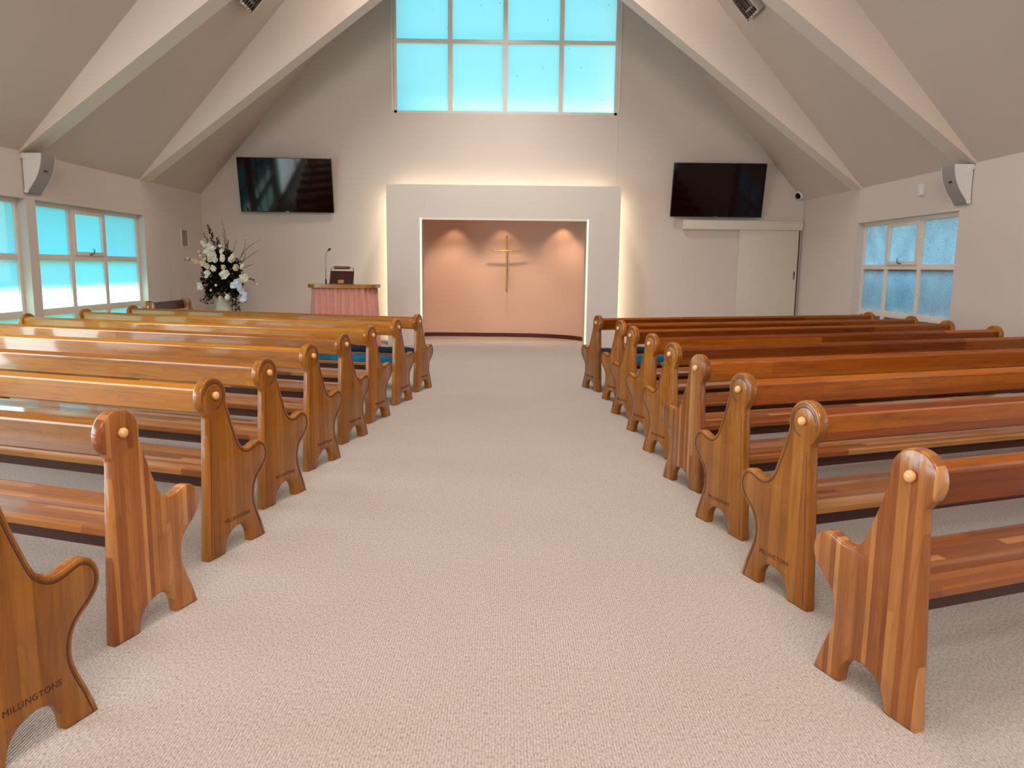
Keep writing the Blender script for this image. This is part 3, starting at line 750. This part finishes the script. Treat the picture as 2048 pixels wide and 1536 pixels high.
# square chrome floodlights on the ceiling slopes
def flood(side, x, y, z, label):
    r = tag(empty('ceiling_floodlight', (x, y, z)), label, 'ceiling light', 'chrome ceiling floodlights')
    a = math.atan(SL)
    r.rotation_euler = (0, -a if side < 0 else a, 0)   # local x runs along the slope, local z away from the room
    W = 0.25
    def fr(w0, w1, za, zb):
        return [(-w1, w1, -w1, -w0, za, zb), (-w1, w1, w0, w1, za, zb), (-w1, -w0, -w0, w0, za, zb), (w0, w1, -w0, w0, za, zb)]
    boxes('frame', fr(W - 0.03, W, -0.10, 0.0), 'chrome', r, bev=0.005)
    boxes('reflector', [(-W + 0.03, W - 0.03, -W + 0.03, W - 0.03, -0.03, -0.005)] + fr(0.12, 0.15, -0.07, -0.03), 'lens', r)
    boxes('louvre', [(-W + 0.03, W - 0.03, -0.2 + 0.08 * k, -0.195 + 0.08 * k, -0.09, -0.03) for k in range(6)], 'chrome', r)
    sc = [(sx * (W - 0.015) - 0.008, sx * (W - 0.015) + 0.008, t - 0.008, t + 0.008, -0.104, -0.1) for sx in (-1, 1) for t in (-0.2, -0.1, 0.0, 0.1, 0.2)]
    for h in sc: boxes('vent_hole', [h], 'black', r)
flood(-1, -3.45, 11.01, ZE + SL * (-3.45 - XL), 'square chrome floodlight on the left ceiling slope')
flood(1, 3.22, 11.16, ZE + SL * (XR - 3.22), 'square chrome floodlight on the right ceiling slope')

# ------------------------------------------------------------------ lectern
LX, LY = -2.645, 12.3
r = tag(empty('lectern', (LX, LY, 0)), 'lectern hung with pink pleated cloth under a wooden top', 'lectern')
def chamf(w, d, c, y0=0.0): return [(-w / 2, y0 + c), (-w / 2 + c, y0), (w / 2 - c, y0), (w / 2, y0 + c), (w / 2, y0 + d), (-w / 2, y0 + d)]
bm = bmesh.new(); plate(bm, [chamf(1.07, 0.62, 0.13)], lambda u, v, w: (u, v, 1.0 + w), 0.055)
bmesh.ops.bevel(bm, geom=[e for e in bm.edges if len(e.link_faces) == 2 and e.calc_face_angle(0) > 0.3], offset=0.012, segments=3, affect='EDGES')
mesh_obj('lectern_top', bm, 'top_wood', r, smooth=True, angle=40)
bm = bmesh.new(); plate(bm, [chamf(0.92, 0.50, 0.11, 0.07)], lambda u, v, w: (u, v, 0.0 + w), 1.0)
mesh_obj('body', bm, 'pink', r)
# pleated cloth round the three front faces, flaring to the floor
bm = bmesh.new(); base = [Vector(p) for p in [(-0.475, 0.56), (-0.475, 0.165), (-0.365, 0.045), (0.365, 0.045), (0.475, 0.165), (0.475, 0.56)]]
seg = []; N_ = 40
for a, b in zip(base, base[1:]):
    k = max(2, int((b - a).length / 0.006))
    for i in range(k): seg.append((a.lerp(b, i / k), (b - a).normalized()))
seg.append((base[-1], (base[-1] - base[-2]).normalized()))
rows = []
rz = random.Random(3); ph = [rz.uniform(0, 6) for _ in range(4)]
for h in range(13):
    z = 1.0 - h / 12 * 0.99; row = []; fl = h / 12; s_ = 0
    for i, (p, d) in enumerate(seg):
        s_ = i * 0.006 + 0.02 * fl * math.sin(i * 0.03 + ph[3])
        n = Vector((d.y, -d.x))
        pl = (0.5 + 0.5 * math.sin(s_ * 2 * PI / 0.105 + ph[0] + 0.8 * math.sin(s_ * 7 + ph[1]))) ** 2.2
        pl2 = 0.25 * math.sin(s_ * 2 * PI / 0.041 + ph[2])
        q = p + n * (0.006 + (0.022 + 0.020 * fl) * (pl + pl2) + 0.020 * fl)
        row.append(bm.verts.new((q.x, q.y, z)))
    rows.append(row)
for A, B in zip(rows, rows[1:]):
    for i in range(len(A) - 1): bm.faces.new((A[i], A[i + 1], B[i + 1], B[i]))
cl = mesh_obj('pleated_cloth', bm, 'pink', r, smooth=True)
sol = cl.modifiers.new('thickness', 'SOLIDIFY'); sol.thickness = 0.003; sol.offset = -1
# reading stand with its lamp
r = tag(empty('reading_stand', (LX, LY, 1.055)), 'dark reading stand with a tubular lamp on the lectern top', 'reading stand')
bm = bmesh.new(); vs = []
for z, y, w in ((0.0, 0.10, 0.19), (0.21, 0.20, 0.186)):
    for dy in (0, 0.02):
        for sx in (-1, 1): vs.append(bm.verts.new((sx * w, y + dy, z)))
for q in ((0, 1, 3, 2), (4, 5, 7, 6), (0, 1, 5, 4), (2, 3, 7, 6), (0, 2, 6, 4), (1, 3, 7, 5)): bm.faces.new([vs[i] for i in q])
mesh_obj('back_board', bm, 'leather', r)
boxes('ledge', [(-0.19, 0.19, 0.06, 0.2, 0.0, 0.018)], 'leather', r, bev=0.003)
bm = bmesh.new(); box(bm, -0.048, 0.048, 0.075, 0.095, 0.0, 0.075, bev=0.003); mesh_obj('wooden_tab', bm, 'top_wood', r)
bm = bmesh.new(); tube(bm, [(-0.125, 0.19, 0.262), (0.125, 0.19, 0.262)], 0.024, 14); mesh_obj('lamp_shade', bm, 'bronze', r, smooth=True, angle=40)
for sx in (-1, 1):
    bm = bmesh.new(); tube(bm, [(sx * 0.12, 0.19, 0.262), (sx * 0.155, 0.19, 0.266), (sx * 0.176, 0.195, 0.25), (sx * 0.18, 0.205, 0.20)], 0.006, 8); mesh_obj('lamp_arm', bm, 'steel', r, smooth=True)
r = tag(empty('gooseneck_microphone', (-2.90, LY + 0.16, 1.055)), 'black gooseneck microphone standing on the left of the lectern', 'microphone')
bm = bmesh.new(); lathe(bm, [(0.013, 0.0), (0.013, 0.075), (0.009, 0.08)], seg=12); mesh_obj('base', bm, 'black', r, smooth=True, angle=40)
bm = bmesh.new(); tube(bm, [(0, 0, 0.07), (0.002, 0, 0.30), (0.006, 0, 0.46), (0.022, 0, 0.50), (0.05, 0, 0.535)], 0.0055, 8); mesh_obj('neck', bm, 'steel', r, smooth=True)
mesh_obj('head', oriented_lathe([(0.006, -0.01), (0.014, 0.0), (0.017, 0.02), (0.014, 0.04), (0.004, 0.046)], (0.05, 0, 0.535), (0.8, 0, 0.55), 14), 'black', r, smooth=True)

# ------------------------------------------------------------------ flowers
FX, FY = -4.74, 13.0
r = tag(empty('plinth', (FX, FY, 0)), 'pale plinth carrying the flower urn in the left corner', 'plinth')
boxes('shaft', [(-0.13, 0.13, -0.13, 0.13, 0.0, 0.44)], 'wall', r, bev=0.005)
boxes('cap', [(-0.16, 0.16, -0.16, 0.16, 0.44, 0.51)], 'wall', r, bev=0.006)
r = tag(empty('urn', (FX, FY, 0.51)), 'pale glazed urn holding the tall flower arrangement', 'urn')
bm = bmesh.new(); lathe(bm, [(0.05, 0.0), (0.155, 0.0), (0.158, 0.025), (0.14, 0.04), (0.145, 0.06), (0.15, 0.085), (0.14, 0.1), (0.125, 0.115), (0.122, 0.16), (0.126, 0.19), (0.145, 0.235), (0.155, 0.245), (0.155, 0.26), (0.14, 0.26), (0.12, 0.22), (0.02, 0.21)], seg=32)
mesh_obj('bowl', bm, 'stone', r, smooth=True, angle=50)
r = tag(empty('flower_arrangement', (FX, FY, 0.74)), 'tall white flower arrangement with bare twigs in the left corner', 'flowers')
rf = random.Random(11)
def W(px, pz, y=0.0): # measured at the 13.6 m plane, carried to the plinth's distance
    k = (FY + y) / 13.6
    return Vector((px * k - FX, y, 1.35 + (pz - 1.35) * k - 0.74))
def leafquad(bm, p, d, L, w, mi=0):
    d = d.normalized(); side = d.cross(Vector((rf.uniform(-1, 1), rf.uniform(-1, 1), rf.uniform(-1, 1)))).normalized()
    nrm = side.cross(d)
    a = bm.verts.new(p); b = bm.verts.new(p + d * L * 0.5 + side * w + nrm * 0.01); c = bm.verts.new(p + d * L - nrm * 0.012); e = bm.verts.new(p + d * L * 0.5 - side * w + nrm * 0.01); m = bm.verts.new(p + d * L * 0.5 - nrm * 0.004)
    for q in ((a, b, m), (b, c, m), (c, e, m), (e, a, m)): bm.faces.new(q).material_index = mi
bm = bmesh.new()
C0 = Vector((0.0, 0.0, 0.40))
for i in range(2300):
    t = rf.random() ** 0.5; a = rf.uniform(0, 2 * PI); e = rf.uniform(-0.9, 1.3)
    d = Vector((math.cos(a) * math.cos(e), 0.75 * math.sin(a) * math.cos(e), math.sin(e)))
    zz = d.z * (0.46 if d.z > 0 else 0.42); p = C0 + Vector((d.x * 0.32, d.y * 0.32, zz)) * t
    dd = d + Vector((rf.uniform(-.8, .8), rf.uniform(-.8, .8), rf.uniform(-.9, .5)))
    leafquad(bm, p, dd, rf.uniform(0.035, 0.075), rf.uniform(0.014, 0.027))
# trailing sprays either side of the urn
for (x0, z0, x1, z1) in ((-0.18, 0.25, -0.30, -0.02), (0.20, 0.2, 0.27, -0.17), (0.16, 0.15, 0.22, -0.20), (-0.22, 0.2, -0.20, 0.0), (0.3, 0.25, 0.38, 0.02)):
    for k in range(70):
        t = k / 70; p = Vector((x0 + (x1 - x0) * t, rf.uniform(-0.12, -0.02), z0 + (z1 - z0) * t)) + Vector((rf.gauss(0, 0.02), rf.gauss(0, 0.03), rf.gauss(0, 0.02)))
        leafquad(bm, p, Vector((rf.uniform(-1, 1), rf.uniform(-1, 1), rf.uniform(-1, 0.3))), rf.uniform(0.025, 0.045), 0.012)
# upright leafy stems
def stem_leaves(bm, a, b, n, L, w, spread=0.02, mi=0):
    tube(bm, [a, a.lerp(b, 0.5) + Vector((rf.uniform(-.01, .01), 0, 0)), b], [0.005, 0.004, 0.002], 5, mi)
    for k in range(n):
        t = (k + 1) / n; p = a.lerp(b, t); ax = (b - a).normalized(); an = rf.uniform(0, 2 * PI)
        d = ax * 0.5 + Vector((math.cos(an), math.sin(an) * 0.7, 0.2)); leafquad(bm, p, d, L * (1.15 - 0.6 * t), w * (1.15 - 0.5 * t), mi)
stem_leaves(bm, W(-5.0, 1.35), W(-5.16, 2.0), 46, 0.07, 0.02)
stem_leaves(bm, W(-4.98, 1.35), W(-5.02, 1.80), 50, 0.07, 0.022)
stem_leaves(bm, W(-5.05, 1.35), W(-5.24, 1.86), 26, 0.05, 0.014)
stem_leaves(bm, W(-4.88, 1.4), W(-4.84, 1.76), 24, 0.05, 0.015)
stem_leaves(bm, W(-5.15, 1.2), W(-5.33, 1.38), 20, 0.05, 0.018)
stem_leaves(bm, W(-4.6, 1.15), W(-4.40, 1.08), 14, 0.04, 0.012)
mesh_obj('foliage', bm, ['leaf', 'fresh_leaf'], r)
bm = bmesh.new(); stem_leaves(bm, W(-4.98, 1.5), W(-4.99, 1.72), 16, 0.06, 0.022); stem_leaves(bm, W(-5.48, 1.4), W(-5.6, 1.42), 10, 0.05, 0.02); stem_leaves(bm, W(-4.86, 1.45), W(-4.85, 1.6), 12, 0.07, 0.02)
mesh_obj('pale_foliage', bm, 'fresh_leaf', r)
def twig(pts):
    bm = bmesh.new(); P = [Vector(p) for p in pts]; tube(bm, P, [0.006] + [0.0045] * (len(P) - 2) + [0.002], 6)
    for k in range(1, len(P)):
        for j in range(4):
            p = P[k - 1].lerp(P[k], (j + 0.5) / 4); d = Vector((rf.uniform(-1, 1), rf.uniform(-1, 1), rf.uniform(0, 1))).normalized()
            tube(bm, [p, p + d * 0.018], [0.004, 0.002], 4)
    mesh_obj('twig', bm, 'twig', r, smooth=True)
twig([W(-4.90, 1.4), W(-4.87, 1.72), W(-4.89, 1.92), W(-4.925, 2.09)])
twig([W(-4.88, 1.6), W(-4.90, 1.78), W(-4.93, 1.95)])
twig([W(-4.80, 1.4), W(-4.75, 1.60), W(-4.69, 1.76)])
twig([W(-4.68, 1.40), W(-4.60, 1.52), W(-4.48, 1.66), W(-4.28, 1.78)])
twig([W(-4.62, 1.50), W(-4.56, 1.62), W(-4.53, 1.78)])
twig([W(-4.66, 1.30), W(-4.58, 1.42), W(-4.45, 1.51), W(-4.33, 1.595)])
twig([W(-4.64, 1.34), W(-4.57, 1.45), W(-4.54, 1.55)])
twig([W(-4.66, 1.25), W(-4.50, 1.33), W(-4.42, 1.355)])
twig([W(-4.62, 1.10), W(-4.48, 1.10), W(-4.36, 1.03)])
def blossom(c, R, n, mat, layers=3, cup=0.5, face=None):
    bm = bmesh.new(); q = Vector(face or (rf.uniform(-.3, .3), -1, rf.uniform(-.1, .5))).to_track_quat('Z', 'Y')
    for l in range(layers):
        rr = R * (1 - l * 0.25); k = n - l
        for i in range(k):
            a = 2 * PI * (i + 0.5 * l) / k + rf.uniform(-.12, .12); pts = []; rr = R * (1 - l * 0.25) * rf.uniform(0.84, 1.12)
            for (t, w) in ((0.05, 0.15), (0.5, 0.78), (0.85, 0.80), (1.0, 0.35)):
                h = (cup + l * 0.35) * t * t * rr + l * 0.12 * R
                for sd in (-1, 1):
                    aa = a + sd * w * PI / k * 1.25
                    pts.append(bm.verts.new(q @ Vector((rr * t * math.cos(aa), rr * t * math.sin(aa), h + rf.uniform(-.002, .002))) + c))
            for j in range(3): bm.faces.new((pts[2 * j], pts[2 * j + 1], pts[2 * j + 3], pts[2 * j + 2]))
    bmesh.ops.create_uvsphere(bm, u_segments=8, v_segments=6, radius=R * 0.3, matrix=Matrix.Translation(c + q @ Vector((0, 0, R * 0.25))))
    return mesh_obj('blossom', bm, mat, r, smooth=True)
Y0 = -0.30
for px, pz, R, n, mt, ly, cup in (
    (-4.778, 1.418, 0.062, 7, 'petal', 4, 0.9), (-4.74, 1.50, 0.05, 7, 'petal', 3, 0.7), (-4.578, 1.291, 0.062, 7, 'petal', 4, 0.9),
    (-4.915, 1.171, 0.088, 10, 'petal', 4, 0.3), (-4.585, 1.119, 0.078, 9, 'petal', 4, 0.4), (-4.71, 1.29, 0.06, 6, 'blush_petal', 3, 0.5),
    (-5.10, 1.28, 0.055, 6, 'petal', 3, 0.5), (-5.21, 1.20, 0.055, 6, 'petal', 3, 0.5), (-5.35, 0.97, 0.06, 6, 'petal', 3, 0.4),
    (-5.24, 1.14, 0.035, 5, 'petal', 2, 0.4), (-5.08, 0.99, 0.022, 5, 'petal', 2, 0.4), (-5.17, 0.90, 0.022, 5, 'petal', 2, 0.4), (-5.0, 0.76, 0.05, 6, 'blush_petal', 3, 0.4), (-4.88, 0.78, 0.05, 6, 'petal', 3, 0.4), (-4.93, 1.30, 0.045, 5, 'blush_petal', 3, 0.5),
    (-5.12, 1.50, 0.07, 8, 'petal', 4, 0.5), (-5.19, 1.56, 0.05, 6, 'petal', 3, 0.5), (-5.10, 1.62, 0.05, 6, 'petal', 3, 0.5), (-4.35, 1.02, 0.025, 5, 'blush_petal', 2, 0.5)):
    blossom(W(px, pz, Y0), R, n, mt, ly, cup)
# gladiolus and orchid sprays
def spray(name, pts, R0, R1, mat, k):
    bm = bmesh.new(); P = [W(a, b, Y0 + 0.04) for a, b in pts]; tube(bm, P, 0.004, 5)
    o = mesh_obj(name, bm, 'leaf', r)
    for i in range(k):
        t = i / (k - 1) * (len(P) - 1); j = min(int(t), len(P) - 2); c = P[j].lerp(P[j + 1], t - j)
        blossom(c + Vector((rf.uniform(-.02, .02), -0.03, rf.uniform(-.015, .015))), R0 + (R1 - R0) * i / (k - 1), 5, mat, 2, 0.5)
spray('gladiolus_stem', [(-5.12, 1.42), (-5.22, 1.62), (-5.25, 1.74)], 0.05, 0.028, 'petal', 6)
spray('gladiolus_stem', [(-5.06, 1.42), (-5.14, 1.60), (-5.16, 1.68)], 0.055, 0.035, 'petal', 5)
spray('gladiolus_stem', [(-4.94, 1.42), (-4.94, 1.52), (-4.955, 1.66)], 0.045, 0.03, 'petal', 6)
spray('gladiolus_stem', [(-5.20, 1.32), (-5.36, 1.38), (-5.52, 1.44)], 0.055, 0.028, 'blush_petal', 7)
spray('gladiolus_stem', [(-5.22, 1.42), (-5.30, 1.50), (-5.33, 1.55)], 0.035, 0.025, 'blush_petal', 3)
spray('orchid_stem', [(-4.76, 1.00), (-4.68, 1.08), (-4.66, 0.98), (-4.60, 0.88), (-4.56, 0.80), (-4.63, 0.73)], 0.062, 0.05, 'blue_petal', 9)
